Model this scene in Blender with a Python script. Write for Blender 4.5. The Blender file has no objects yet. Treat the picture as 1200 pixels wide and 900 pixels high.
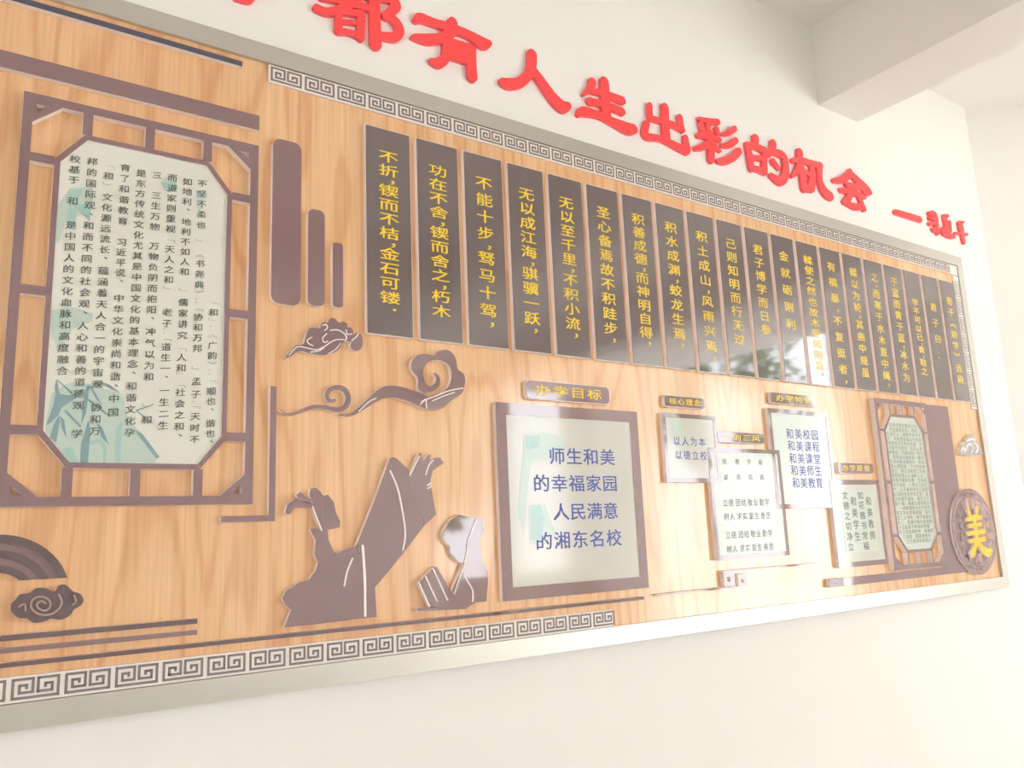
import bpy, bmesh, math, random
from mathutils import Vector, Matrix
from mathutils.geometry import tessellate_polygon
random.seed(4)
SC = bpy.context.scene
COL = SC.collection

# ------------------------------------------------------------------ camera, sky, sun, exposure
R = [[0.82337516, -0.56603154, -0.0407632], [0.07063156, 0.173485, -0.98230043], [0.56308483, 0.80592261, 0.18282293]]
CAMP = Vector((0.0, -1.8698, 1.5)); F = 955.28
cam = bpy.data.objects.new('camera', bpy.data.cameras.new('camera')); COL.objects.link(cam)
cam.data.sensor_width = 36.0; cam.data.lens = F / 1200 * 36; cam.data.clip_start = 0.02
M = Matrix(((R[0][0], -R[1][0], -R[2][0]), (R[0][1], -R[1][1], -R[2][1]), (R[0][2], -R[1][2], -R[2][2])))
cam.matrix_world = Matrix.Translation(CAMP) @ M.to_4x4()
SC.camera = cam
w = bpy.data.worlds.new('sky'); SC.world = w; w.use_nodes = True
w.node_tree.nodes['Background'].inputs[0].default_value = (0.95, 0.99, 1.05, 1)
w.node_tree.nodes['Background'].inputs[1].default_value = 20.0
sun = bpy.data.objects.new('sun', bpy.data.lights.new('sun', 'SUN')); COL.objects.link(sun)
sun.data.energy = 50.0; sun.data.angle = 0.03; sun.data.color = (1.0, 0.98, 0.96)
sun.rotation_euler = (math.radians(-22), math.radians(26), 0)
sun.location = (14, -12, 12)
SC.view_settings.view_transform = 'Standard'; SC.view_settings.look = 'None'
SC.view_settings.exposure = -1.33; SC.view_settings.gamma = 1.0; SC.view_settings.use_curve_mapping = False
SC.cycles.max_bounces = 10; SC.cycles.diffuse_bounces = 7
SC.cycles.use_denoising = True

# ------------------------------------------------------------------ helpers
WOOD, FACE = -0.030, -0.045          # depth of the board's wood front, of the glued pieces' fronts
def at(u, v, y=FACE):                # measured point of the photograph -> (x, z) on the wall-parallel plane y
    c = ((u - 600) / F, (v - 450) / F, 1.0)
    d = [sum(R[i][j] * c[i] for i in range(3)) for j in range(3)]
    t = (y - CAMP.y) / d[1]
    return (d[0] * t, CAMP.z + d[2] * t)
def crop(ox, oy, s, pts, y=FACE):    # points read in an enlarged crop
    out = []
    for p in pts:
        a = at(ox + p[0] / s, oy + p[1] / s, y)
        if len(p) > 2:
            b = at(ox + (p[0] + p[2]) / s, oy + p[1] / s, y); c = at(ox + p[0] / s, oy + (p[1] + p[2]) / s, y)
            out.append((a[0], a[1], 0.5 * (math.hypot(b[0] - a[0], b[1] - a[1]) + math.hypot(c[0] - a[0], c[1] - a[1]))))
        else: out.append(a)
    return out
def rect4(tl, tr, br, bl, y=FACE):
    a, b, c, d = at(*tl, y), at(*tr, y), at(*br, y), at(*bl, y)
    return ((a[0] + d[0]) / 2, (b[0] + c[0]) / 2, (c[1] + d[1]) / 2, (a[1] + b[1]) / 2)

def mat(name, col, rough=0.5, spec=0.5, metal=0.0):
    m = bpy.data.materials.new(name); m.use_nodes = True
    b = m.node_tree.nodes['Principled BSDF']
    b.inputs['Base Color'].default_value = (*col, 1); b.inputs['Roughness'].default_value = rough
    b.inputs['Specular IOR Level'].default_value = spec; b.inputs['Metallic'].default_value = metal
    return m
def vary(m, c1, c2, scale=(1, 1, 1), nscale=4.0, detail=4.0, lo=0.35, hi=0.65, bump=0.0, rough=None):
    nt = m.node_tree; N = nt.nodes; L = nt.links; b = N['Principled BSDF']
    tc = N.new('ShaderNodeTexCoord'); mp = N.new('ShaderNodeMapping'); mp.inputs['Scale'].default_value = scale
    no = N.new('ShaderNodeTexNoise'); no.inputs['Scale'].default_value = nscale; no.inputs['Detail'].default_value = detail
    cr = N.new('ShaderNodeValToRGB'); cr.color_ramp.elements[0].position = lo; cr.color_ramp.elements[1].position = hi
    cr.color_ramp.elements[0].color = (*c1, 1); cr.color_ramp.elements[1].color = (*c2, 1)
    L.new(tc.outputs['Object'], mp.inputs['Vector']); L.new(mp.outputs['Vector'], no.inputs['Vector'])
    L.new(no.outputs['Fac'], cr.inputs['Fac']); L.new(cr.outputs['Color'], b.inputs['Base Color'])
    if bump:
        bu = N.new('ShaderNodeBump'); bu.inputs['Strength'].default_value = bump; bu.inputs['Distance'].default_value = 0.001
        L.new(no.outputs['Fac'], bu.inputs['Height']); L.new(bu.outputs['Normal'], b.inputs['Normal'])
    return m

M_WALL = vary(mat('wall_paint', (.86, .8, .72), .75, .2), (.855, .83, .79), (.87, .85, .81), nscale=1.3)
M_CEIL = vary(mat('ceiling_paint', (.86, .8, .72), .8, .2), (.84, .815, .775), (.86, .835, .795), nscale=1.0)
M_FLOOR = vary(mat('floor_stone', (.6, .56, .5), .35, .4), (.70, .68, .65), (.76, .74, .71), nscale=3.0)
M_GROUND = vary(mat('pale_concrete', (.6, .58, .54), .9, .2), (.55, .54, .52), (.64, .63, .61), nscale=.8)
M_PARTWALL = vary(mat('far_wall_paint', (.5, .5, .5), .8, .2), (.55, .50, .44), (.60, .55, .49), nscale=1.0)
M_STEEL = mat('brushed_steel', (.58, .555, .51), .27, .5, .7)
nt = M_STEEL.node_tree; b = nt.nodes['Principled BSDF']
tc = nt.nodes.new('ShaderNodeTexCoord'); mp = nt.nodes.new('ShaderNodeMapping'); mp.inputs['Scale'].default_value = (2, 60, 60)
no = nt.nodes.new('ShaderNodeTexNoise'); no.inputs['Scale'].default_value = 6
nt.links.new(tc.outputs['Object'], mp.inputs['Vector']); nt.links.new(mp.outputs['Vector'], no.inputs['Vector'])
mr = nt.nodes.new('ShaderNodeMapRange'); mr.inputs[3].default_value = .275; mr.inputs[4].default_value = .278
nt.links.new(no.outputs['Fac'], mr.inputs[0]); nt.links.new(mr.outputs[0], b.inputs['Roughness'])
M_MAUVE = mat('mauve_acrylic', (.235, .138, .142), .04, 1.0)
M_MAUVE2 = mat('deep_mauve_acrylic', (.125, .078, .082), .04, 1.0)
M_BLACK = mat('charcoal_acrylic', (.150, .114, .110), .04, 1.0)
M_BRONZE = mat('bronze_line', (.42, .30, .26), .3, .5)
M_NAVY = mat('navy_acrylic', (.09, .085, .12), .08, .5)
M_GREYP = mat('grey_fret_print', (.25, .20, .20), .15, .5)
M_GREYP2 = mat('pale_grey_fret_print', (.42, .38, .36), .2, .5)
M_CORE = mat('white_pvc_core', (.95, .86, .83), .55, .3)
M_STRIP = mat('white_acrylic', (.80, .75, .69), .15, .5)
M_GOLD = mat('gold_vinyl', (.88, .60, .03), .35, .4)
M_ORANGE = mat('orange_acrylic', (.95, .50, .02), .2, .5)
M_BLUE = mat('blue_vinyl', (.07, .085, .33), .35, .4)
M_INK = mat('ink_print', (.12, .135, .12), .4, .4)
M_INKG = mat('faint_ink_print', (.45, .44, .38), .4, .4)
M_RED = mat('red_acrylic', (.95, .075, .08), .3, .4)
M_REDS = mat('red_edge', (.93, .13, .15), .4, .4)
M_PAPER = vary(mat('pale_print_sheet', (.6, .58, .5), .1, .5), (.70, .69, .62), (.76, .74, .66), nscale=2.0)
M_PAPER3 = vary(mat('grey_print_sheet', (.6, .58, .5), .08, .6), (.55, .535, .48), (.60, .58, .52), nscale=2.0)
M_PAPER2 = mat('mint_print_sheet', (.58, .62, .545), .1, .5)
M_TEAL1 = mat('teal_wash', (.38, .55, .50), .12, .5)
M_TEAL2 = mat('blue_green_wash', (.24, .35, .37), .12, .5)
M_TEAL3 = mat('pale_wash', (.50, .60, .53), .12, .5)

# wood laminate: vertical plain-sawn grain with arches
M_WOOD = mat('wood_laminate', (.8, .47, .24), .13, 1.0)
def wood():
    nt = M_WOOD.node_tree; N = nt.nodes; L = nt.links; b = N['Principled BSDF']
    tc = N.new('ShaderNodeTexCoord')
    mp = N.new('ShaderNodeMapping'); mp.inputs['Scale'].default_value = (5.6, 1, .75)
    n1 = N.new('ShaderNodeTexNoise'); n1.inputs['Scale'].default_value = 1.0; n1.inputs['Detail'].default_value = 1.5
    mu = N.new('ShaderNodeMath'); mu.operation = 'MULTIPLY'; mu.inputs[1].default_value = 58
    sn = N.new('ShaderNodeMath'); sn.operation = 'SINE'
    cr = N.new('ShaderNodeValToRGB'); e = cr.color_ramp.elements
    e[0].position = .0; e[0].color = (.79, .49, .262, 1); e[1].position = 1.0; e[1].color = (.70, .385, .185, 1)
    x = e.new(.72); x.color = (.775, .468, .242, 1)
    ad = N.new('ShaderNodeMapRange'); ad.inputs[1].default_value = -1; ad.inputs[2].default_value = 1
    mp2 = N.new('ShaderNodeMapping'); mp2.inputs['Scale'].default_value = (130, 1, 3.0)
    n2 = N.new('ShaderNodeTexNoise'); n2.inputs['Scale'].default_value = 1.0; n2.inputs['Detail'].default_value = 3
    cr2 = N.new('ShaderNodeValToRGB'); cr2.color_ramp.elements[0].position = .3; cr2.color_ramp.elements[1].position = .7
    cr2.color_ramp.elements[0].color = (.88, .84, .79, 1); cr2.color_ramp.elements[1].color = (1.05, 1.06, 1.07, 1)
    mx = N.new('ShaderNodeMix'); mx.data_type = 'RGBA'; mx.blend_type = 'MULTIPLY'; mx.inputs['Factor'].default_value = 1
    mp3 = N.new('ShaderNodeMapping'); mp3.inputs['Scale'].default_value = (6, 1, .5)
    n3 = N.new('ShaderNodeTexNoise'); n3.inputs['Scale'].default_value = 1.0; n3.inputs['Detail'].default_value = 2
    cr3 = N.new('ShaderNodeValToRGB'); cr3.color_ramp.elements[0].position = .3; cr3.color_ramp.elements[1].position = .7
    cr3.color_ramp.elements[0].color = (.97, .92, .87, 1); cr3.color_ramp.elements[1].color = (1.02, 1.05, 1.07, 1)
    mx2 = N.new('ShaderNodeMix'); mx2.data_type = 'RGBA'; mx2.blend_type = 'MULTIPLY'; mx2.inputs['Factor'].default_value = 1
    for m_ in (mp, mp2, mp3): L.new(tc.outputs['Object'], m_.inputs['Vector'])
    L.new(mp.outputs[0], n1.inputs['Vector']); L.new(mp2.outputs[0], n2.inputs['Vector']); L.new(mp3.outputs[0], n3.inputs['Vector'])
    L.new(n1.outputs['Fac'], mu.inputs[0]); L.new(mu.outputs[0], sn.inputs[0]); L.new(sn.outputs[0], ad.inputs[0]); L.new(ad.outputs[0], cr.inputs['Fac'])
    L.new(n2.outputs['Fac'], cr2.inputs['Fac']); L.new(n3.outputs['Fac'], cr3.inputs['Fac'])
    L.new(cr.outputs[0], mx.inputs[6]); L.new(cr2.outputs[0], mx.inputs[7])
    L.new(mx.outputs[2], mx2.inputs[6]); L.new(cr3.outputs[0], mx2.inputs[7]); L.new(mx2.outputs[2], b.inputs['Base Color'])
wood()

class PB:                            # collects prisms whose front faces -Y; material 0 = face, 1 = sides
    def __init__(s): s.v = []; s.f = []; s.m = []
    def poly(s, loops, y0, y1, base=0):      # y0 back, y1 front (more negative)
        if len(loops[0]) and not isinstance(loops[0][0], (tuple, list)): loops = [loops]
        vs = [[Vector((p[0], p[1], 0)) for p in lp] for lp in loops]
        tris = tessellate_polygon(vs); flat = [p for lp in loops for p in lp]; n = len(flat); o = len(s.v)
        s.v += [(p[0], y1, p[1]) for p in flat] + [(p[0], y0, p[1]) for p in flat]
        for t in tris:
            a, b, c = (flat[i] for i in t)
            cr_ = (b[0] - a[0]) * (c[1] - a[1]) - (b[1] - a[1]) * (c[0] - a[0])
            t = list(t) if cr_ > 0 else list(t)[::-1]
            s.f.append([o + i for i in t]); s.m.append(base)
            s.f.append([o + n + i for i in t[::-1]]); s.m.append(base + 1)
        k = 0
        for li, lp in enumerate(loops):
            ar = sum(lp[i][0] * lp[(i + 1) % len(lp)][1] - lp[(i + 1) % len(lp)][0] * lp[i][1] for i in range(len(lp)))
            flip = (ar < 0) != (li > 0)
            for i in range(len(lp)):
                a, b = o + k + i, o + k + (i + 1) % len(lp)
                q = [a, a + n, b + n, b]
                s.f.append(q[::-1] if flip else q); s.m.append(base + 1)
            k += len(lp)
    def box(s, x0, x1, z0, z1, y0, y1): s.poly([(x0, z0), (x1, z0), (x1, z1), (x0, z1)], y0, y1)
    def stroke(s, pts, y0, y1, seg=10, dy=0.00012):   # chain of tapering capsules
        pts = smooth(pts)
        out = hull_chain(pts, seg)
        for lp in out:
            s.n = getattr(s, 'n', 0) + 1; s.poly(lp, y0, y1 - .00001 * s.n)
    def build(s, name, mats, parent=None):
        me = bpy.data.meshes.new(name); me.from_pydata(s.v, [], s.f)
        for m in mats: me.materials.append(m)
        if len(mats) > 1: me.polygons.foreach_set('material_index', [min(k, len(mats) - 1) for k in s.m])
        me.update()
        o = bpy.data.objects.new(name, me); COL.objects.link(o)
        if parent: o.parent = parent
        return o
def smooth(pts):
    if len(pts) < 3: return pts
    out = []
    for i in range(len(pts) - 1):
        p0, p1, p2, p3 = pts[max(i - 1, 0)], pts[i], pts[i + 1], pts[min(i + 2, len(pts) - 1)]
        for k in range(4):
            t = k / 4
            out.append(tuple(0.5 * (2 * p1[j] + (p2[j] - p0[j]) * t + (2 * p0[j] - 5 * p1[j] + 4 * p2[j] - p3[j]) * t * t + (3 * p1[j] - p0[j] - 3 * p2[j] + p3[j]) * t ** 3) for j in range(len(p1))))
    return out + [tuple(pts[-1])]
def hull_chain(pts, seg):
    out = []
    for a, b in zip(pts, pts[1:]):
        d = math.hypot(b[0] - a[0], b[1] - a[1])
        if d < 1e-6: continue
        an = math.atan2(b[1] - a[1], b[0] - a[0]); k = max(-1, min(1, (a[2] - b[2]) / d)); ph = math.acos(k)
        lp = [(b[0] + b[2] * math.cos(an - ph + 2 * ph * i / seg), b[1] + b[2] * math.sin(an - ph + 2 * ph * i / seg)) for i in range(seg + 1)]
        lp += [(a[0] + a[2] * math.cos(an + ph + (2 * math.pi - 2 * ph) * i / seg), a[1] + a[2] * math.sin(an + ph + (2 * math.pi - 2 * ph) * i / seg)) for i in range(seg + 1)]
        out.append(lp)
    return out
def tag(o, label, cat, group=None):
    o['label'] = label; o['category'] = cat
    if group: o['group'] = group
    return o
def thing(name, label, cat, group=None, loc=(0, 0, 0)):
    o = bpy.data.objects.new(name, None); COL.objects.link(o); o.location = loc; o.empty_display_size = .02
    return tag(o, label, cat, group)
def struct(name, bm_or_obj):
    bm_or_obj['kind'] = 'structure'; return bm_or_obj
def roundrect(x0, x1, z0, z1, r, n=5, rs=None):
    rs = rs or (r, r, r, r); out = []                  # bl, br, tr, tl
    for (cx, cz, a0), q in zip(((x0, z0, 180), (x1, z0, 270), (x1, z1, 0), (x0, z1, 90)), rs):
        ox = cx + (q if cx == x0 else -q); oz = cz + (q if cz == z0 else -q)
        for i in range(n + 1):
            a = math.radians(a0 + 90 * i / n); out.append((ox + q * math.cos(a), oz + q * math.sin(a)))
    return out
def boxobj(name, x0, x1, y0, y1, z0, z1, m, parent=None):
    v = [(x, y, z) for x in (x0, x1) for y in (y0, y1) for z in (z0, z1)]
    f = [(0, 1, 3, 2), (4, 6, 7, 5), (0, 4, 5, 1), (2, 3, 7, 6), (0, 2, 6, 4), (1, 5, 7, 3)]
    me = bpy.data.meshes.new(name); me.from_pydata(v, [], f); me.materials.append(m); me.update()
    o = bpy.data.objects.new(name, me); COL.objects.link(o)
    if parent: o.parent = parent
    return o

# ------------------------------------------------------------------ lettering (Blender's own built-in typeface)
GL = {}
def glyph(ch, bold):
    k = (ch, bold)
    if k not in GL:
        cu = bpy.data.curves.new('t', 'FONT'); cu.body = ch; cu.size = 1; cu.resolution_u = 2; cu.offset = bold
        ob = bpy.data.objects.new('t', cu); COL.objects.link(ob)
        dg = bpy.context.evaluated_depsgraph_get(); me = bpy.data.meshes.new_from_object(ob.evaluated_get(dg))
        GL[k] = ([tuple(v.co[:2]) for v in me.vertices], [tuple(p.vertices) for p in me.polygons])
        bpy.data.objects.remove(ob); bpy.data.curves.remove(cu); bpy.data.meshes.remove(me)
    return GL[k]
gv = glyph('国', 0.0)[0]
GX = (min(p[0] for p in gv) + max(p[0] for p in gv)) / 2; GZ = (min(p[1] for p in gv) + max(p[1] for p in gv)) / 2
GS = max(p[0] for p in gv) - min(p[0] for p in gv)
SH = {}
def lettering(name, items, y, m, parent, bold=0.0, slant=0.0, each=False):      # items: (char, x, z, width, height)
    """print on a face: one mesh of small print, or (each) one part per character"""
    groups = [[it] for it in items] if each else [items]
    res = None
    for gi, g in enumerate(groups):
        if each:
            ch, x, z, sx, sz = g[0]; key = (ch, round(sx, 4), round(sz, 4), m.name, bold)
            if key in SH:
                o = bpy.data.objects.new(name, SH[key]); COL.objects.link(o); o.parent = parent; o.location = (x, y, z); continue
            src = [(ch, 0, 0, sx, sz)]
        else: src = g
        yy = 0 if each else y
        vs = []; fs = []
        for ch, x, z, sx, sz in src:
            v, f = glyph(ch, 0.0)
            offs = [(0, 0)] if not bold else [(bold, bold * .6), (-bold, bold * .6), (bold, -bold * .6), (-bold, -bold * .6)]
            for q, (du, dv) in enumerate(offs):
                o = len(vs)
                for p in v:
                    a = (p[0] - GX) / GS + du; b_ = (p[1] - GZ) / GS + dv
                    if ch in '，。、．': a += .55; b_ += .25
                    vs.append((x + a * sx, yy - .00002 * q, z + b_ * sz + a * slant * sx))
                fs += [tuple(o + i for i in t) for t in f]
        me = bpy.data.meshes.new(name); me.from_pydata(vs, [], fs); me.materials.append(m); me.update()
        bm = bmesh.new(); bm.from_mesh(me)
        for fc in bm.faces:
            if fc.normal.y > 0: fc.normal_flip()
        bm.to_mesh(me); bm.free()
        o = bpy.data.objects.new(name, me); COL.objects.link(o); o.parent = parent
        if each: SH[key] = me; o.location = (g[0][1], y, g[0][2])
        else: o['kind'] = 'stuff'
        res = o
    return res
def column(text, x, z0, z1, sx, sz, comma=.45):
    wt = [comma if c in '，。、．' else 1 for c in text]
    pos = []; t = 0
    for i, k in enumerate(wt):
        if i: t += (wt[i - 1] + k) / 2
        pos.append(t)
    last = max(i for i, c in enumerate(text) if c not in '，。、．')
    tot = pos[last] or 1
    return [(c, x, z0 + (z1 - z0) * q / tot, sx, sz) for c, q in zip(text, pos) if c != ' ']

# ------------------------------------------------------------------ the hall
H = 3.63
struct('floor', boxobj('floor', -6, 8.15, -8.0, 0, -.12, 0, M_FLOOR))
struct('c', boxobj('ceiling', -6, 8.15, -8.0, 0, H, H + .2, M_CEIL))
struct('w', boxobj('wall_back', -6, 4.30, 0, .2, 0, H, M_WALL))
ang = PB(); dx, dy = .866, -.5
pts = [(4.30, 0), (8.15, -2.222), (8.15, -2.0), (4.30, .2)]
v = [(p[0], p[1], z) for z in (0, H) for p in pts]
me = bpy.data.meshes.new('wall_right'); me.from_pydata(v, [], [(0, 1, 5, 4), (1, 2, 6, 5), (2, 3, 7, 6), (3, 0, 4, 7), (0, 3, 2, 1), (4, 5, 6, 7)]); me.materials.append(M_WALL)
o = bpy.data.objects.new('wall_right', me); COL.objects.link(o); struct('', o)
struct('', boxobj('wall_end', 8.15, 8.35, -3.6, -2.0, 0, H, M_WALL))
struct('', boxobj('wall_left', -6.2, -6, -5.9, 0, 0, H, M_WALL))
struct('', boxobj('wall_end_far', 8.15, 8.35, -8.0, -6.6, 0, H, M_WALL))
struct('', boxobj('wall_front', -6, 5.6, -8.2, -8.0, 0, H, M_WALL))
struct('', boxobj('trim_1', 2.97, 3.26, -8.0, 0, 3.263, H, M_CEIL))      # ceiling beam near the board
struct('', boxobj('trim_2', 5.15, 5.44, -8.0, -.488, 3.263, H, M_CEIL))
struct('', boxobj('trim_3', -6, 2.97, -3.6, -3.3, 3.263, H, M_CEIL))
struct('', boxobj('trim_4', -1.6, -1.31, -3.3, 0, 3.263, H, M_CEIL))
for i, (x, y) in enumerate(((6.4, -8.0), (7.85, -8.0))):
    struct('', boxobj('trim_%d' % (5 + i), x, x + .3, y - .2, y + .1, 0, H, M_PARTWALL))
struct('', boxobj('trim_8', 5.6, 7.85, -8.1, -7.98, 0, .95, M_PARTWALL))  # parapet between the columns
gr = boxobj('floor_outside', -30, 40, -50, 30, -.4, -.14, M_GROUND); struct('', gr)

# trees outside, seen mirrored in the glossy pieces
M_LEAF = vary(mat('leaf_green', (.1, .2, .07), .5, .4), (.06, .13, .04), (.16, .27, .09), nscale=3)
M_BARK = vary(mat('bark', (.2, .15, .1), .9, .2), (.14, .10, .07), (.24, .18, .12), nscale=12)
def tree(x, y, h, r, n, label):
    t = thing('tree', label, 'tree', 'trees outside the hall', (x, y, -.14))
    bm = bmesh.new(); pr = None
    for k in range(7):
        z = h * .6 * k / 6; rr = .16 * (1 - .6 * k / 6)
        ring = [bm.verts.new((rr * math.cos(a * math.pi / 4) + .1 * math.sin(k), rr * math.sin(a * math.pi / 4), z)) for a in range(8)]
        if pr:
            for a in range(8): bm.faces.new((pr[a], pr[(a + 1) % 8], ring[(a + 1) % 8], ring[a]))
        pr = ring
    me = bpy.data.meshes.new('trunk'); bm.to_mesh(me); bm.free(); me.materials.append(M_BARK)
    o = bpy.data.objects.new('trunk', me); COL.objects.link(o); o.parent = t
    vs = []; fs = []
    blobs = [(random.uniform(-1, 1) * r * .6, random.uniform(-1, 1) * r * .6, h * .62 + random.uniform(-1, 1) * h * .22, r * random.uniform(.35, .6)) for _ in range(14)]
    for k in range(n):
        bx, by, bz, br = random.choice(blobs)
        d = Vector((random.gauss(0, 1), random.gauss(0, 1), random.gauss(0, 1))).normalized() * br * random.uniform(.5, 1.1)
        c = Vector((bx, by, bz)) + d
        a = Vector((random.gauss(0, 1), random.gauss(0, 1), random.gauss(0, 1))).normalized(); b_ = a.orthogonal().normalized()
        s_ = random.uniform(.07, .16); o0 = len(vs)
        vs += [c - a * s_, c + b_ * s_ * .5, c + a * s_, c - b_ * s_ * .5]; fs.append((o0, o0 + 1, o0 + 2, o0 + 3))
    me = bpy.data.meshes.new('foliage'); me.from_pydata([tuple(q) for q in vs], [], fs); me.materials.append(M_LEAF)
    o = bpy.data.objects.new('foliage', me); COL.objects.link(o); o.parent = t; o['kind'] = 'stuff'
tree(4.3, -13.0, 5.2, 1.6, 5200, 'leafy tree outside the hall left of the columns, seen only mirrored')
tree(8.9, -14.5, 5.6, 1.4, 5200, 'leafy tree outside the hall between the columns, seen only mirrored')
tree(13.2, -10.2, 8.0, 1.0, 900, 'leafy tree outside the open end of the hall, seen only mirrored')
tree(17.4, -11.4, 8.6, 1.1, 1100, 'small sparse tree farther off outside the open end, seen only mirrored')

# ------------------------------------------------------------------ the display board
X0, X1, Z0, Z1 = -1.30, 3.938, 1.185, 2.7235
FW = .048; FR = -.0405
board = thing('display_board', 'long wood-grain display board in a brushed steel frame on the cream wall', 'notice board', None, (1.3, 0, Z0))
def sub(o, parent):                  # parent while keeping world coordinates
    o.parent = parent; o.matrix_parent_inverse = Matrix.Translation(-Vector(parent.location)); return o
p = PB(); p.box(X0 + FW - .004, X1 - FW + .004, Z0 + FW - .004, Z1 - FW + .004, 0, WOOD); sub(p.build('wood_panel', [M_WOOD]), board)
def rail(pts):
    p = PB(); p.poly(pts, 0, FR); sub(p.build('frame_rail', [M_STEEL]), board)
rail([(X0, Z1), (X0 + FW, Z1 - FW), (X1 - FW, Z1 - FW), (X1, Z1)])
rail([(X0, Z0), (X0 + FW, Z0 + FW), (X1 - FW, Z0 + FW), (X1, Z0)])
rail([(X0, Z0), (X0, Z1), (X0 + FW, Z1 - FW), (X0 + FW, Z0 + FW)])
rail([(X1, Z0), (X1, Z1), (X1 - FW, Z1 - FW), (X1 - FW, Z0 + FW)])

# Greek-key border strips, one child per key unit
def key_mesh():
    p = PB(); t = .062
    def seg(a, b_):
        x0, x1 = sorted((a[0], b_[0])); z0, z1 = sorted((a[1], b_[1]))
        hx = t / 2; hz = t / 2
        x0 -= hx; x1 += hx; z0 -= hz; z1 += hz
        p.box(x0 * .079, x1 * .079, z0 * .079, z1 * .079, 0, -.0008)
    hh = .48
    def path(*q):
        for a, b_ in zip(q, q[1:]): seg(a, b_)
    path((.03, hh - .03), (.03, .03), (.97, .03), (.97, hh - .03), (.55, hh - .03), (.55, .145), (.84, .145), (.84, .31), (.70, .31), (.70, .25))
    path((.03, hh - .03), (.44, hh - .03), (.44, .145), (.165, .145), (.165, .31), (.31, .31), (.31, .25))
    return p
def strip(label, x0, z0, n, pitch, vertical=False, hgt=.047, length=None):
    t = thing('key_border', label, 'border', 'key-pattern border strips of the board', (x0, WOOD, z0))
    L_ = length or (n * pitch + .004)
    p = PB()
    if vertical: p.box(0, hgt, 0, L_, 0, -.007)
    else: p.box(0, L_, 0, hgt, 0, -.007)
    p.build('strip', [M_STRIP, M_CORE], t)
    first = None
    for i in range(n):
        if first is None:
            o = first = key_mesh().build('key_unit', [M_GREYP2 if vertical else M_GREYP])
        else:
            o = first.copy(); COL.objects.link(o)
        o.parent = t
        if vertical: o.location = (.005, -.007, .006 + (i + 1) * pitch - .006); o.rotation_euler = (0, math.pi / 2, 0)
        else: o.location = (.005 + i * pitch, -.007, .005)
strip('grey key-pattern border strip along the top edge of the board', .586, Z1 - FW - .0490, 37, .0875, length=3.889 - .586)
strip('grey key-pattern border strip along the bottom left edge of the board', -1.2 - .006 + .0143, Z0 + FW + .001, 32, .0875, length=1.2 + 1.598 - .0085)
strip('grey key-pattern border strip running down the right edge of the board', 3.841, 1.985, 7, .0875, vertical=True, length=.636)

# ------------------------------------------------------------------ twenty verse panels
P = .15; PX = 5.6132 * P; PZ1 = 1.5 + 7.1819 * P; PZ0 = PZ1 - 3.7565 * P; PWD = .127
verses = [
 ('不折，锲而不桔，金石可镂．', (454.4, 184), (457, 349)), ('功在不舍，锲而舍之，朽木', (511.6, 200), (517.6, 365)),
 ('不能十步，驽马十驾，', (566.6, 215), (573, 364)), ('无以成江海，骐骥一跃，', (617.6, 228), (625.6, 373.6)),
 ('无以至千里，不积小流，', (663.4, 238), (673, 379.6)), ('圣心备焉故不积跬步，', (708, 249.6), (716, 385)),
 ('积善成德，而神明自得，', (746.4, 257), (758.4, 390)), ('积水成渊，蛟龙生焉，', (786.4, 267), (798, 391.6)),
 ('积土成山，风雨兴焉，', (821.4, 277.4), (834, 406)), ('己则知明而行无过', (857, 286), (868, 398)),
 ('君子博学而日参', (888.8, 293), (900, 387)), ('金就砺则利', (918.7, 300.5), (926, 380)),
 ('輮使之然也故木受绳则直，', (946.5, 305), (962.7, 429)), ('有槁暴，不复挺者，', (974.7, 313), (988.8, 433)),
 ('輮以为轮，其曲中规虽', (1000, 319.5), (1014.7, 437)), ('之，而寒于水木直中绳，', (1024, 325), (1039, 440.5)),
 ('于蓝而青于蓝，冰水为', (1048, 330.7), (1062.7, 442.7)), ('学不可以已，青，取之', (1072, 354.7), (1083.5, 435.5)),
 ('君子曰：', (1093.3, 360), (1100, 416)), ('荀子︽劝学︾选段', (1111.5, 353), (1126, 445))]
ords = ['first', 'second', 'third', 'fourth', 'fifth', 'sixth', 'seventh', 'eighth', 'ninth', 'tenth', 'eleventh', 'twelfth', 'thirteenth', 'fourteenth', 'fifteenth', 'sixteenth', 'seventeenth', 'eighteenth', 'nineteenth', 'last']
for i, (s, a, b_) in enumerate(verses):
    x = PX + i * P
    t = thing('verse_panel', 'tall charcoal verse panel lettered %s in gold, %s from the left' % (s.replace('，', ' ').replace('．', '').replace('：', '').replace('︽', '').replace('︾', '').strip(), ords[i]), 'panel', 'charcoal verse panels in a row', (x, WOOD, PZ0))
    p = PB(); p.box(-.002, PWD + .002, -.002, PZ1 - PZ0 + .002, 0, -.013); p.build('backing_board', [M_CORE], t)
    p = PB(); p.box(0, PWD, 0, PZ1 - PZ0, -.013, -.015); face_ = p.build('glossy_face', [M_BLACK], t)
    z0 = at(*a)[1] - PZ0; z1 = at(*b_)[1] - PZ0
    pitch = (z0 - z1) / max(1, sum(.45 if c in '，。．' else 1 for c in s.rstrip('，。．')) - 1)
    sz = min(.034, pitch * .74)
    lettering('gold_character', column(s, PWD * .5, z0, z1, .049 if i < 14 else .045, sz), -.0152, M_GOLD, face_, bold=.016, each=True)

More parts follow.
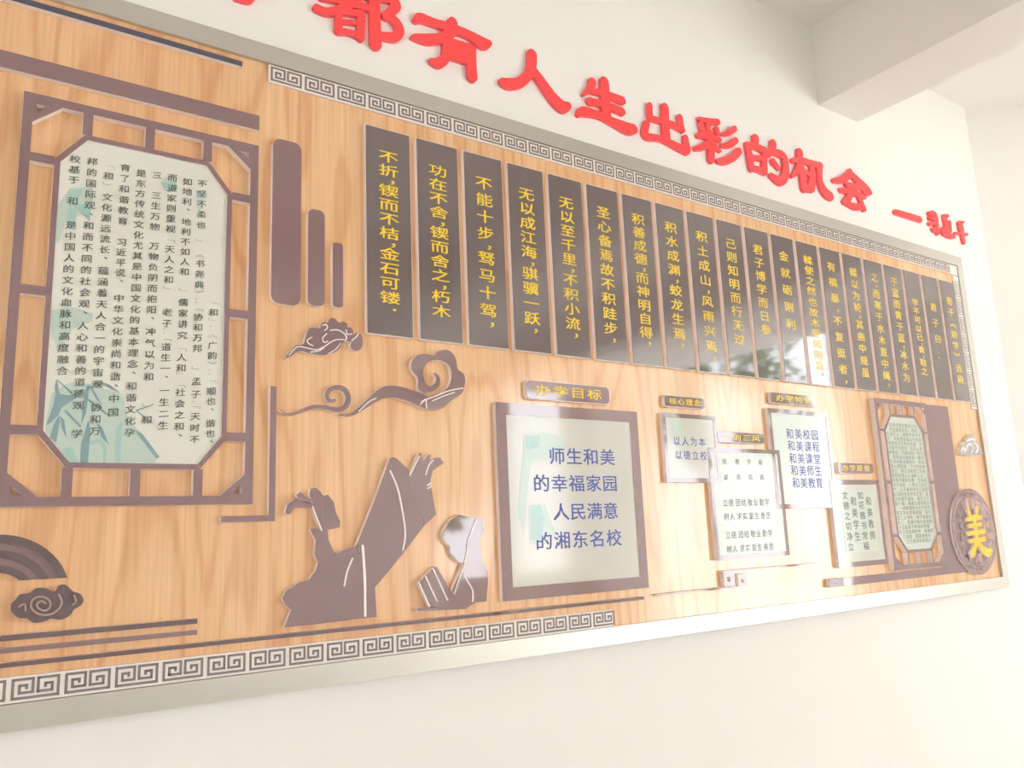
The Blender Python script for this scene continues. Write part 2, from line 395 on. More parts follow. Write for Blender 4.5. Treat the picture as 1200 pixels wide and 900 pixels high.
# ------------------------------------------------------------------ generic glued pieces
def piece(name, label, cat, polys, grooves=(), m=None, y=FACE, group=None, loc=None, core=.0, extra=None):
    """polys: list of (part name, outline) cut from white board with a dark glossy face"""
    xs = [q[0] for _, lp in polys for q in (lp if not isinstance(lp[0], list) else lp[0])]; zs = [q[1] for _, lp in polys for q in (lp if not isinstance(lp[0], list) else lp[0])]
    t = thing(name, label, cat, group, ((min(xs) + max(xs)) / 2, WOOD, min(zs)))
    for k, (pn, lp) in enumerate(polys):
        p = PB(); p.poly(lp, WOOD, y - .0004 * k); o = p.build(pn, [m if m else M_MAUVE, M_CORE]); sub(o, t)
    if grooves:
        for g in grooves:
            p = PB(); p.stroke(g, y + .002, y - .0022, seg=4); sub(p.build('engraved_line', [M_CORE]), t)
    return t
def bar(label, x0, x1, z0, z1, m=None, y=FACE, name='trim_bar', group='mauve strips on the board'):
    return piece(name, label, 'strip', [('glossy_bar', [(x0, z0), (x1, z0), (x1, z1), (x0, z1)])], m=m, y=y, group=group)
XL = -1.2
bar('thin navy strip at the top left of the board just under the frame', XL, .519, 2.641, 2.6548, M_NAVY)
bar('wide mauve strip above the large lattice frame at left', XL, .5625, 2.486, 2.524)
bar('upper short mauve strip below the left cloud', XL, .4515, 1.347, 1.357, M_MAUVE2)
bar('middle short mauve strip below the left cloud', XL, .4515, 1.325, 1.334)
bar('long thin mauve strip running above the bottom key border', XL, 1.718, 1.2995, 1.308, M_MAUVE2)
# vertical rounded bars
for (x0, x1, z0, z1, r, lab) in ((.5965, .668, 2.059, 2.477, .02, 'tallest of the three upright rounded mauve bars'), (.686, .7285, 2.066, 2.312, .014, 'middle of the three upright rounded mauve bars'), (.7495, .7768, 2.0695, 2.236, .008, 'shortest of the three upright rounded mauve bars')):
    piece('upright_bar', lab + ', beside the verse panels', 'strip', [('glossy_bar', roundrect(x0, x1, z0, z1, r, rs=(r, r, r, r)))], group='three upright rounded bars')
piece('corner_bar', 'thin L-shaped mauve strip around the lower right corner of the large lattice', 'strip', [('glossy_bar', [(.494, 1.554), (.6125, 1.554), (.6125, 1.8605), (.598, 1.8605), (.598, 1.567), (.494, 1.567)])])

# ------------------------------------------------------------------ lattice frames with a printed sheet
def wpoly(p0, p1, wd):
    dx_, dz_ = p1[0] - p0[0], p1[1] - p0[1]; d = math.hypot(dx_, dz_); nx, nz = -dz_ / d * wd / 2, dx_ / d * wd / 2
    return [(p0[0] - nx, p0[1] - nz), (p1[0] - nx, p1[1] - nz), (p1[0] + nx, p1[1] + nz), (p0[0] + nx, p0[1] + nz)]
def lattice(label, x0, x1, z0, z1, ox0, ox1, oz0, oz1, cx, cz, bw, y=-.05, bwm=.019, br=(.053, .046)):
    t = thing('lattice_frame', label, 'frame', 'lattice window frames', ((x0 + x1) / 2, WOOD, z0))
    mm = [M_MAUVE, M_CORE]
    def part(nm, lps, yy=y, m=mm):
        p = PB(); p.poly(lps, WOOD, yy); return sub(p.build(nm, m), t)
    outer = [(x0, z0), (x1, z0), (x1, z1), (x0, z1)]
    part('outer_frame', [outer, [(x0 + bw, z0 + bw), (x1 - bw, z0 + bw), (x1 - bw, z1 - bw), (x0 + bw, z1 - bw)]])
    def octo(e):
        q = .4142
        return [(ox0 + cx - e * q, oz0 - e), (ox1 - cx + e * q, oz0 - e), (ox1 + e, oz0 + cz - e * q), (ox1 + e, oz1 - cz + e * q), (ox1 - cx + e * q, oz1 + e), (ox0 + cx - e * q, oz1 + e), (ox0 - e, oz1 - cz + e * q), (ox0 - e, oz0 + cz - e * q)]
    part('octagonal_rim', [octo(.011), octo(0)], y - .0002)
    xm = [(ox0 + cx), (ox0 + ox1) / 2, (ox1 - cx)]
    for k, x in enumerate(xm):
        xx = x + (-.002, 0, .002)[k]
        for (za, zb) in ((z0 + bw, oz0 - .0105), (oz1 + .0105, z1 - bw)):
            part('muntin', [(xx - bwm / 2, za), (xx + bwm / 2, za), (xx + bwm / 2, zb), (xx - bwm / 2, zb)])
    zm = [oz0 + cz, (oz0 + oz1) / 2, oz1 - cz]
    for k, z in enumerate(zm):
        for (xa, xb) in ((x0 + bw, ox0 - .0105), (ox1 + .0105, x1 - bw)):
            part('muntin', [(xa, z - bwm / 2), (xb, z - bwm / 2), (xb, z + bwm / 2), (xa, z + bwm / 2)])
    for sx, X in ((1, x0 + bw), (-1, x1 - bw)):
        for sz_, Z in ((1, z0 + bw), (-1, z1 - bw)):
            a, h = br
            part('corner_brace', [[(X, Z), (X + sx * a, Z), (X, Z + sz_ * h)], [(X + sx * a * .11, Z + sz_ * h * .11), (X + sx * a * .5, Z + sz_ * h * .11), (X + sx * a * .11, Z + sz_ * h * .48)]], y - .0001)
    sheet = part('printed_sheet', octo(.001), y + .005, [M_PAPER, M_CORE])
    return t, sheet
LT, LS = lattice('large mauve lattice window frame around a bamboo-printed calligraphy sheet at left', .0755, .5605, 1.592, 2.443, .149, .4895, 1.678, 2.3645, .0485, .0615, .0185)
def flat(parent, name, polys, m, y):
    for i, q in enumerate(polys):
        p = PB(); p.poly(q, y, y - .0003); sub(p.build(name, [m]), parent)
PY = -.0452
# bamboo wash print
C3 = lambda pts, y=PY: crop(50, 420, 6, pts, y)
C1 = lambda pts, y=PY: crop(50, 160, 5.625, pts, y)
C2 = lambda pts, y=PY: crop(50, 300, 5.625, pts, y)
flat(LT, 'bamboo_print', [C3([(20, 470), (60, 250), (180, 170), (330, 180), (560, 250), (600, 420), (720, 560), (800, 735), (185, 735), (60, 560), (25, 525)])], M_TEAL3, PY)
flat(LT, 'bamboo_print', [C1([(85, 700), (100, 450), (180, 340), (330, 330), (330, 480), (230, 520), (150, 560), (110, 700)]), C2([(60, 500), (60, 360), (170, 330), (330, 380), (330, 430), (200, 480), (100, 640)]), C1([(1010, 350), (1070, 380), (1060, 470), (1025, 490)])], M_TEAL3, PY - .0001)
flat(LT, 'bamboo_print', [C1([(170, 600), (180, 350), (260, 350), (230, 420), (215, 600)]), C3([(130, 640), (200, 620), (260, 735), (185, 735)]), C3([(510, 735), (515, 500), (560, 440), (545, 735)]), C3([(330, 580), (420, 560), (450, 620), (440, 735), (425, 735), (430, 640), (400, 590), (340, 610)])], M_TEAL1, PY - .0003)
flat(LT, 'bamboo_print', [C3(q) for q in (
    [(25, 470), (75, 330), (90, 250), (85, 200), (100, 145), (120, 250), (180, 260), (230, 245), (290, 210), (270, 260), (200, 300), (130, 350), (110, 400), (60, 450)],
    [(100, 145), (210, 240), (200, 250), (112, 165)], [(50, 560), (75, 470), (115, 400), (120, 450), (95, 590)], [(120, 400), (150, 430), (170, 560), (135, 490)],
    [(270, 470), (285, 300), (310, 190), (330, 200), (305, 380)], [(320, 190), (345, 200), (420, 330), (380, 290)], [(340, 185), (400, 160), (470, 185), (545, 245), (460, 205), (400, 180)],
    [(262, 735), (270, 600), (320, 440), (335, 520), (318, 735)], [(150, 370), (165, 362), (275, 480), (262, 485)], [(380, 450), (420, 490), (465, 610), (410, 550)],
    [(320, 280), (470, 400), (465, 410), (320, 300)], [(640, 500), (700, 530), (820, 690), (800, 710), (720, 600)], [(650, 365), (780, 320), (780, 327), (665, 370), (760, 440), (750, 445)])], M_TEAL2, PY - .0005)
flat(LT, 'bamboo_print', [C1([(190, 440), (320, 450), (310, 560), (250, 500)]), C1([(780, 300), (880, 290), (890, 350), (830, 370), (800, 350)])], M_TEAL1, PY - .0006)
cols = [  # printed columns, right to left: x pixel, [(text, first v, last v)]
 (237, [('﹁', 352, 352), ('和', 365, 365), ('﹂：︽', 376, 391), ('广韵', 404, 416), ('︾：﹁', 427, 444), ('顺也、', 458, 470), ('谐也、', 496, 508)]),
 (225, [('不坚不柔也', 213, 262), ('﹂', 283, 283), ('︽', 297, 297), ('书尧典', 308, 333), ('︾：﹁', 343, 360), ('协和万邦', 371, 408), ('﹂', 434, 434), ('孟子', 447, 462), ('：﹁', 468, 475), ('天时不', 488, 515)]),
 (210, [('如地利、', 211.5, 235), ('地利不如人和', 259, 318), ('﹂', 342, 342), ('儒家讲究', 354, 393), ('﹁', 407, 407), ('人和', 419, 431.5), ('﹂﹁', 440, 450), ('社会之和、', 460, 500)]),
 (193, [('而道家则重视', 207, 267.6), ('﹁', 279, 279), ('天人之和', 291.5, 327.6), ('﹂', 340, 340), ('老子', 366, 379), ('：﹁', 388, 396), ('道生一、', 406.7, 432), ('一生二生', 458, 499)]),
 (175, [('三、', 204, 204), ('三生万物', 228, 265), ('万物负阴而抱阳、', 288, 363), ('冲气以为和', 389, 442), ('﹂', 478, 478), ('和', 492.5, 492.5)]),
 (158, [('是东方传统文化尤其是中国文化的基本理念、', 202, 427), ('和谐文化孕', 453, 507.5)]),
 (141, [('育了和谐教育', 196, 259), ('习近平说、', 284, 320), ('中华文化崇尚和谐、', 350, 442), ('中国', 468, 484)]),
 (123, [('﹁', 192, 192), ('和', 206, 206), ('﹂', 218, 218), ('文化源远流长、', 231, 293), ('蕴涵着天人合一的宇宙观', 318, 451), ('协和万', 478, 506)]),
 (105, [('邦的国际观、', 189, 241), ('和而不同的社会观、', 265, 357), ('人心和善的道德观', 382.7, 476), ('学', 509, 509)]),
 (88, [('校基于', 187, 211.6), ('和', 236.5, 236.5), ('是中国人的文化血脉和高度融合', 265, 436)])]
ink = []; faint = []
colx = [at(u, 350, PY)[0] for u, _ in cols]
for k, (u, segs) in enumerate(cols):
    x = .4665 - k * (.4665 - .176) / 9
    for s, v0, v1 in segs:
        uu = u
        its = column(s, x, at(uu, v0, PY)[1], at(uu, v1, PY)[1], .0180, .0152)
        for it in its: (faint if it[0] in '﹁﹂︽︾：' else ink).append(it)
def shift(items, t): return [(c, x - t.location.x, z - t.location.z, a, b_) for c, x, z, a, b_ in items]
o = lettering('ink_lettering', ink, PY - .0014 - WOOD, M_INK, LT, bold=.010, slant=.12); o.parent = LT
o2 = lettering('ink_lettering', faint, PY - .0014 - WOOD, M_INKG, LT); o2['label'] = 'faint quotation marks'
for q in (o, o2): q.location = (-LT.location.x, 0, -LT.location.z)

# ------------------------------------------------------------------ framed boards and their title plates
def framed(name, label, rc, bw, m_sheet=M_PAPER, y=FACE, hole=False):
    x0, x1, z0, z1 = rc
    t = thing(name, label, 'framed board', 'framed school text boards', ((x0 + x1) / 2, WOOD, z0))
    p = PB(); p.poly([[(x0, z0), (x1, z0), (x1, z1), (x0, z1)], [(x0 + bw, z0 + bw), (x1 - bw, z0 + bw), (x1 - bw, z1 - bw), (x0 + bw, z1 - bw)]], WOOD, y)
    sub(p.build('glossy_frame', [M_MAUVE, M_CORE]), t)
    p = PB(); p.box(x0 + bw, x1 - bw, z0 + bw, z1 - bw, WOOD, y + .0015); sub(p.build('printed_sheet', [m_sheet]), t)
    return t
def text_on(t, items, y, m, bold=0.0, name='lettering', slant=0.0, each=False):
    its = [(c, x - t.location.x, z - t.location.z, a, b_) for c, x, z, a, b_ in items]
    return lettering(name, its, y - WOOD, m, t, bold, slant, each)
def row(s, x0, x1, z, sx, sz):
    n = len(s); return [(c, x0 + (x1 - x0) * (i / max(1, n - 1)), z, sx, sz) for i, c in enumerate(s) if c != ' ']
def plate(label, rc, s, y=FACE, m=M_MAUVE, sc=1.0):
    x0, x1, z0, z1 = rc; h = z1 - z0
    t = thing('title_plate', label, 'plate', 'small title plates', ((x0 + x1) / 2, WOOD, z0))
    p = PB(); p.poly(roundrect(x0 - .002, x1 + .002, z0 - .002, z1 + .002, h * .26), WOOD, y + .002); sub(p.build('backing_board', [M_CORE]), t)
    p = PB(); p.poly(roundrect(x0, x1, z0, z1, h * .24), y + .002, y); sub(p.build('glossy_face', [m]), t)
    if s:
        n = len(s); cw = (x1 - x0) * .63 / (n - 1)
        text_on(t, row(s, x0 + (x1 - x0) * .19, x1 - (x1 - x0) * .19, (z0 + z1) / 2, cw * .74, h * .56), y - .0003, M_GOLD, .016, 'gold_character', each=True)
    return t
G = framed('framed_board', 'largest framed board, blue school goals lettering on a pale sheet', (1.217, 1.7405, 1.332, 1.860), .034, M_PAPER3)
# faint washes printed on the goal sheet
gy = FACE + .0014
flat(G, 'wash_print', [crop(560, 440, 3.215, q, gy) for q in ([(175, 225), (250, 215), (330, 240), (300, 300), (200, 330), (170, 600), (150, 500)], [(190, 490), (250, 480), (280, 560), (300, 600), (230, 640), (195, 630)])], M_TEAL3, gy)
flat(G, 'wash_print', [crop(560, 440, 3.215, q, gy) for q in ([(205, 490), (235, 485), (250, 540), (240, 620), (200, 620)], [(180, 230), (235, 225), (230, 270), (185, 280)])], M_TEAL1, gy - .0003)
it = []
for s, (ua, va), (ub, vb) in (('师生和美', (653, 535.5), (712, 535.5)), ('的幸福家园', (635, 567.5), (715, 566)), ('人民满意', (658, 601), (716, 598)), ('的湘东名校', (638, 634), (720, 631))):
    a = at(ua, va); b_ = at(ub, vb); z = (a[1] + b_[1]) / 2; it += row(s, a[0], b_[0], z, .050, .042)
text_on(G, it, FACE + .0011, M_BLUE, .016, 'blue_character', each=True)
plate('mauve title plate with four gold characters above the largest framed board', rect4((617, 443.5), (714, 456), (714, 472), (617, 468)), '办学目标')

A = rect4((774.7, 482.8), (838, 488), (846, 566), (782.8, 565))
a_ = framed('framed_board', 'framed board with two lines of blue text, right of the largest one', A, .014, M_PAPER3)
it = []
for s, ua, va, ub, vb in (('以人为本', 793.5, 517, 823, 518), ('以德立校', 795.5, 533, 825, 534.5)):
    a = at(ua, va); b_ = at(ub, vb); it += row(s, a[0], b_[0], (a[1] + b_[1]) / 2, .027, .026)
text_on(a_, it, FACE + .0011, M_BLUE, .012, 'blue_character', each=True)
flat(a_, 'wash_print', [crop(740, 440, 3.4615, [(160, 190), (200, 190), (205, 240), (175, 235)], gy)], M_TEAL3, gy)
plate('small title plate above the two-line framed board', rect4((779.4, 463), (825.6, 467.6), (825.6, 478.4), (779.4, 476)), '核心理念')
B = rect4((830, 524), (917, 528), (922, 653), (839.7, 654.4))
b4 = framed('framed_board', 'pale framed board of small motto text overlapping its neighbours', B, .014, M_PAPER2, FACE - .0006)
it = []
bx = [at(u, 590, FACE)[0] for u in (853.5, 868.5, 882.5, 896)]
for k, s in enumerate(('校训', '教风', '学风', '校风')):
    zt = at(853.5 + k * 14.5, 560, FACE)[1]
    for j, c in enumerate(s): it.append((c, bx[k], 1.713 - j * .052, .018, .018))
for k, s in enumerate(('立德树人', '团结求实', '敬业爱生', '勤学善思')):
    for j, c in enumerate(s):
        it.append((c, bx[k] + (-.014 if j % 2 == 0 else .014), 1.577 - (j // 2) * .045, .021, .021)); it.append((c, bx[k] + (-.014 if j % 2 == 0 else .014), 1.473 - (j // 2) * .045, .021, .021))
text_on(b4, it, FACE + .0004, M_INK, .0, 'ink_lettering')
plate('greenish title plate above the overlapping motto board', rect4((841, 505.5), (895, 509), (896, 520), (841, 517.5), FACE), '一训三风', m=M_MAUVE)
Cc = rect4((898, 479), (969.7, 482.8), (982.7, 595.4), (912.8, 596))
c4 = framed('framed_board', 'framed board with five rows of blue text under the sky glare', Cc, .016, M_PAPER2)
it = []
for k, (s, v0) in enumerate((('和美校园', 509), ('和美课程', 523), ('和美课堂', 537.5), ('和美师生', 551.5), ('和美教育', 566))):
    a = at(926 + k * 1.8, v0); b_ = at(955 + k * 1.4, v0 + .5); it += row(s, a[0], b_[0], (a[1] + b_[1]) / 2, .036, .034)
text_on(c4, it, FACE + .0011, M_BLUE, .012, 'blue_character', each=True)
plate('title plate above the five-row framed board', rect4((903.5, 460), (955.5, 464), (957, 475), (904.5, 473)), '办学特色')
D = rect4((971.2, 562), (1029.8, 562.5), (1041, 660.4), (984.4, 666))
d4 = framed('framed_board', 'framed board of upright text columns beside the small lattice', D, .018, M_PAPER3, FACE - .0003)
x0, x1, z0, z1 = D; wx, wz = x1 - x0, z1 - z0
p = PB(); p.box(x0 + wx * .17, x1 - wx * .17, z0 + wz * .16, z1 - wz * .13, FACE + .0012, FACE + .0005); sub(p.build('inner_sheet', [M_PAPER2]), d4)
it = []
for k, (s, off) in enumerate((('文德之切净立', 0), ('和美学生', 1), ('如花雅书常福', 0), ('和美教师', 1))):
    x = x0 + wx * (.27 + .155 * k)
    for j, c in enumerate(s):
        n = len(s); top = z1 - wz * (.185 if off == 0 else .255); it.append((c, x, top - j * wz * (.118 if off == 0 else .135), .032, .030 if off else .026))
text_on(d4, it, FACE - .0000, M_INK, .014, 'ink_character', each=True)
plate('title plate above the framed board of upright columns', rect4((981.6, 542.3), (1023, 543.5), (1023.8, 554.6), (983, 554.6)), '办学愿景')

# mauve block behind the small lattice, with its foot strip
blk = [at(1087, 474, WOOD - .008), at(1110.7, 477.5, WOOD - .008)]
bz = at(990, 687.5, FACE)[1]
xb = blk[1][0]
zf1 = (at(990, 678)[1] + at(1040, 671.5)[1]) / 2; zf0 = (at(990.3, 687.5)[1] + at(1040, 681)[1]) / 2
xl = at(990, 682)[0]
tx = at(971, 683)[0]
E4 = rect4((1024, 466.6), (1085.6, 472.3), (1109, 665), (1046.6, 666.7), -.050)
ex0, ex1, ez0, ez1 = E4
xa = ex1 + .001; zf1 = min(zf1, ez0 - .001)
piece('mauve_block', 'broad mauve block behind the small lattice with a long foot strip', 'panel', [('glossy_face', [(xl, zf0), (3.72, zf0), (3.72, zf0 + .03), (xb, blk[1][1] - .62), (xb, blk[0][1]), (xa, blk[0][1]), (xa, zf1), (xl, zf1)])], y=WOOD - .008)
ew, eh = ex1 - ex0, ez1 - ez0
LR, _ = lattice('small mauve lattice window frame with a mint calligraphy sheet near the right edge', ex0, ex1, ez0, ez1, ex0 + ew * .15, ex1 - ew * .14, ez0 + eh * .11, ez1 - eh * .105, ew * .13, eh * .085, ew * .048, y=-.052, bwm=.011, br=(ew * .10, eh * .05))
for ch in LR.children:
    if ch.name.startswith('printed_sheet'): ch.data.materials[0] = M_PAPER2
it = []
body = '不坚不柔也书尧典协和万邦孟子天时不如地利地利不如人和儒家讲究人和社会之和而道家则重视天人之和老子道生一一生二二生三三生万物万物负阴而抱阳冲气以为和和是东方传统文化尤其是中国文化的基本理念和谐文化孕育了和谐教育中华文化崇尚和谐中国和文化源远流长蕴涵着天人合一的宇宙观协和万邦的国际观和而不同的社会观人心和善的道德观学校基于和是中国人的文化血脉和高度融合'
k = 0
for cidx in range(11):
    x = ex1 - ew * .20 - cidx * ew * .0595
    n0 = 2 if cidx in (0, 10) else 0
    for j in range(n0, 26 - n0):
        if (j * 7 + cidx * 5) % 11 == 0: continue
        it.append((body[k % len(body)], x, ez1 - eh * .155 - j * eh * .0275, .0175, .0145)); k += 1
o = text_on(LR, it, -.0475, M_INK, 0.0, 'ink_lettering')

# little key-hook strips at lower right
def hook(label, u0, v0, u1, v1, sq, end):
    a = at(u0, v0); b_ = at(u1, v1); z = (a[1] + b_[1]) / 2; h = .005; s_ = sq
    polys = [('glossy_bar', [(a[0], z - h / 2), (b_[0], z - h / 2), (b_[0], z + h / 2), (a[0], z + h / 2)])]
    if end == 'l': q = (a[0] - s_, z - s_ + h / 2)
    else: q = (b_[0], z - h / 2)
    polys.append(('hook_square', [[(q[0], q[1]), (q[0] + s_, q[1]), (q[0] + s_, q[1] + s_), (q[0], q[1] + s_)], [(q[0] + s_ * .3, q[1] + s_ * .3), (q[0] + s_ * .3, q[1] + s_ * .6), (q[0] + s_ * .6, q[1] + s_ * .6), (q[0] + s_ * .6, q[1] + s_ * .3)]]))
    return piece('hooked_strip', label, 'strip', polys, group='thin strips with key hooks')
hook('lower thin strip ending in a small square hook, below the framed boards', 769, 697, 866, 688, .042, 'r')
hook('upper thin strip starting from a small square hook, below the motto board', 860, 668.5, 959, 660.5, .050, 'l')
sq = rect4((971.5, 678.5), (988.5, 677.5), (989.5, 687.5), (972.5, 688))
piece('hook_square', 'small grey square hook at the left end of the mauve foot strip', 'ornament', [('glossy_face', [[(sq[0], sq[2]), (sq[1], sq[2]), (sq[1], sq[3]), (sq[0], sq[3])], [(sq[0] + .025, sq[2] + .015), (sq[0] + .025, sq[3] - .015), (sq[0] + .05, sq[3] - .015), (sq[0] + .05, sq[2] + .015)]])], m=M_GREYP)

# round badge
c = at(1140.5, 622, FACE); zt = at(1133, 573, FACE)[1]; zb = at(1148, 673, FACE)[1]; rx = (at(1166.4, 624, FACE)[0] - at(1114.5, 621, FACE)[0]) / 2
rr = ((zt - zb) / 2 + rx) / 2; bc = ((at(1166.4, 624)[0] + at(1114.5, 621)[0]) / 2, (zt + zb) / 2)
circ = lambda r, n=40: [(bc[0] + r * math.cos(2 * math.pi * i / n), bc[1] + r * math.sin(2 * math.pi * i / n)) for i in range(n)]
bd = thing('round_badge', 'round lattice badge with one orange character at the lower right corner', 'badge', None, (bc[0], WOOD, bc[1] - rr))
def bp(nm, lps, y0, y1, ms): 
    p = PB(); p.poly(lps, y0, y1); return sub(p.build(nm, ms), bd)
bp('outer_ring', [circ(rr), circ(rr * .90)], WOOD, FACE - .002, [M_MAUVE, M_CORE])
bp('inner_ring', [circ(rr * .86), circ(rr * .79)], WOOD, FACE - .001, [M_MAUVE, M_CORE])
s_ = rr * .52
bp('centre_square', [(bc[0] - s_, bc[1] - s_), (bc[0] + s_, bc[1] - s_), (bc[0] + s_, bc[1] + s_), (bc[0] - s_, bc[1] + s_)], WOOD, FACE, [M_MAUVE, M_CORE])
for k in (-1, 0, 1):
    o_ = k * rr * .26; e = math.sqrt((rr * .9) ** 2 - o_ * o_)
    for sg in (-1, 1):
        lo, hi = sorted((sg * s_, sg * e))
        bp('muntin', [(bc[0] + o_ - .009, bc[1] + lo), (bc[0] + o_ + .009, bc[1] + lo), (bc[0] + o_ + .009, bc[1] + hi), (bc[0] + o_ - .009, bc[1] + hi)], WOOD, FACE + .0008, [M_MAUVE, M_CORE])
        bp('muntin', [(bc[0] + lo, bc[1] + o_ - .009), (bc[0] + hi, bc[1] + o_ - .009), (bc[0] + hi, bc[1] + o_ + .009), (bc[0] + lo, bc[1] + o_ + .009)], WOOD, FACE + .0008, [M_MAUVE, M_CORE])
p = PB()
mei = [[(-.28, .62, .07), (-.2, .45, .07)], [(.25, .65, .07), (.15, .45, .07)], [(-.42, .36, .06), (.4, .4, .07)], [(-.36, .16, .06), (.34, .2, .06)], [(-.5, -.06, .06), (.48, -.02, .07)], [(0, .4, .09), (0, -.02, .09), (-.03, -.2, .09)],
       [(-.45, -.28, .06), (.45, -.24, .07)], [(0, -.1, .08), (-.12, -.4, .09), (-.42, -.66, .1)], [(.0, -.28, .08), (.2, -.5, .1), (.5, -.66, .12), (.72, -.6, .06)]]
for s in mei: p.stroke([(bc[0] + a * rr * .78, bc[1] + b_ * rr * .78, q * rr * .85) for a, b_, q in s], FACE, FACE - .010)
o = sub(p.build('raised_character', [M_ORANGE, M_CORE]), bd); o['label'] = 'orange raised character with pale sides'

# ------------------------------------------------------------------ clouds
def cpiece(name, label, cat, ox, oy, s, polys, grooves=(), m=None, group=None, y=FACE):
    return piece(name, label, cat, [(n, crop(ox, oy, s, q, y)) for n, q in polys], [crop(ox, oy, s, [(a, b_, r) for a, b_, r in g], y) for g in grooves], m, y, group)
def sm2(pts, n=3):
    out = []; N = len(pts)
    for i in range(N):
        p0, p1, p2, p3 = pts[i - 1], pts[i], pts[(i + 1) % N], pts[(i + 2) % N]
        for k in range(n):
            t = k / n; out.append(tuple(0.5 * (2 * p1[j] + (p2[j] - p0[j]) * t + (2 * p0[j] - 5 * p1[j] + 4 * p2[j] - p3[j]) * t * t + (3 * p1[j] - p0[j] - 3 * p2[j] + p3[j]) * t ** 3) for j in (0, 1)))
    return out
L3 = lambda r, *q: [(a, b_, r) for a, b_ in q]
CG = 'carved cloud ornaments'
cl = [(110, 445), (150, 390), (200, 335), (265, 325), (285, 260), (310, 195), (350, 180), (410, 185), (420, 150), (450, 130), (475, 140), (500, 100), (545, 100), (580, 135), (620, 125), (655, 150), (655, 175), (690, 180), (705, 215), (705, 240), (750, 220), (780, 250), (790, 310), (775, 365), (730, 385), (690, 365), (680, 330), (690, 305), (640, 300), (610, 320), (580, 370), (520, 405), (430, 420), (330, 410), (260, 385), (210, 390), (160, 430)]
gcl = [L3(4, (340, 265), (300, 290), (310, 320), (350, 340)), L3(4, (470, 235), (435, 270), (445, 310), (480, 300)), L3(5, (500, 205), (560, 200), (620, 230), (645, 270), (630, 295)), L3(4, (430, 160), (465, 155), (475, 185), (450, 205)), L3(4, (400, 385), (460, 340), (540, 290), (620, 285)), L3(4, (480, 412), (550, 370), (590, 320)), L3(4, (140, 425), (210, 350), (300, 360), (380, 375), (440, 350)), L3(4, (330, 395), (400, 385), (440, 360)), L3(4, (640, 200), (650, 240), (690, 235)), L3(4, (690, 295), (730, 260), (750, 230))]
cpiece('cloud_ornament', 'feathery bird-shaped mauve cloud under the three upright bars', 'ornament', 320, 360, 7.5, [('glossy_face', sm2(cl))], gcl, group=CG)
# long scroll cloud
t = thing('cloud_ornament', 'long swirling mauve cloud with two curls below the first verse panels', 'ornament', CG, (at(430, 480)[0], WOOD, at(430, 485)[1]))
p = PB()
for s in ([(45, 405, 4), (90, 427, 6), (160, 410, 9), (230, 385, 11), (300, 385, 12), (370, 400, 13), (420, 385, 15), (440, 340, 16), (425, 290, 16), (380, 270, 14), (330, 285, 13), (315, 320, 12), (335, 350, 11), (360, 345, 9)],):
    p.stroke(crop(320, 400, 5, s), WOOD, FACE)
sub(p.build('curl', [M_MAUVE, M_CORE]), t)
p = PB(); p.stroke(crop(320, 400, 5, [(385, 430, 4), (460, 428, 8), (520, 390, 14), (590, 335, 22), (660, 297, 32), (740, 300, 34), (820, 325, 34), (880, 350, 36), (930, 370, 28)]), WOOD, FACE - .0005)
sub(p.build('ribbon', [M_MAUVE, M_CORE]), t)
head = [(850, 275), (848, 215), (812, 170), (812, 120), (845, 82), (900, 75), (942, 84), (970, 56), (1020, 50), (1060, 80), (1075, 130), (1082, 165), (1115, 190), (1125, 230), (1118, 275), (1100, 310), (1040, 350), (975, 398), (890, 395), (860, 370), (900, 330), (980, 300), (1030, 260), (1045, 200), (1030, 140), (980, 112), (920, 115), (885, 150), (880, 200), (895, 250), (925, 285), (900, 300), (868, 295)]
p = PB(); p.poly(crop(320, 400, 5, sm2(head)), WOOD, FACE - .001); sub(p.build('cloud_head', [M_MAUVE, M_CORE]), t)
p = PB(); p.stroke(crop(320, 400, 5, [(945, 190, 6), (965, 215, 11), (958, 255, 14), (920, 280, 15), (882, 262, 15)]), WOOD, FACE - .0015); sub(p.build('inner_curl', [M_MAUVE, M_CORE]), t)
p = PB()
for g in ([(868, 352, 3), (940, 325, 3), (1030, 290, 3), (1110, 275, 3)], [(930, 350, 2.5), (1000, 320, 2.5), (1060, 300, 2.5)], [(895, 345, 3), (897, 392, 3)], [(600, 335, 3), (560, 355, 3), (500, 410, 3)], [(890, 340, 3), (860, 370, 3)]):
    p = PB(); p.stroke(crop(320, 400, 5, g), FACE, FACE - .003, seg=4); sub(p.build('engraved_line', [M_CORE]), t)

lc = [(55, 240), (62, 210), (85, 190), (105, 165), (160, 155), (190, 132), (240, 132), (285, 150), (310, 117), (350, 115), (385, 148), (420, 160), (440, 190), (430, 220), (390, 245), (370, 275), (320, 298), (270, 292), (240, 305), (180, 315), (140, 292), (100, 290), (65, 262)]
t = cpiece('cloud_ornament', 'dark rounded cloud with a spiral at the bottom left', 'ornament', 0, 660, 4.5, [('glossy_face', sm2(lc))], m=M_MAUVE2, group=CG)
p = PB()
for g in (L3(5, (240, 212), (222, 200), (198, 210), (200, 235), (235, 250), (262, 232), (262, 200), (230, 178), (190, 180), (165, 205), (168, 240), (205, 268), (260, 270), (305, 245), (325, 205), (310, 165)), L3(4, (100, 230), (130, 215), (135, 250)), L3(4, (390, 170), (400, 200), (380, 220))):
    p.stroke(crop(0, 660, 4.5, g), FACE, FACE - .003, seg=4, dy=.00002)
o = sub(p.build('spiral_line', [M_BRONZE]), t); o['label'] = 'pale bronze spiral line'
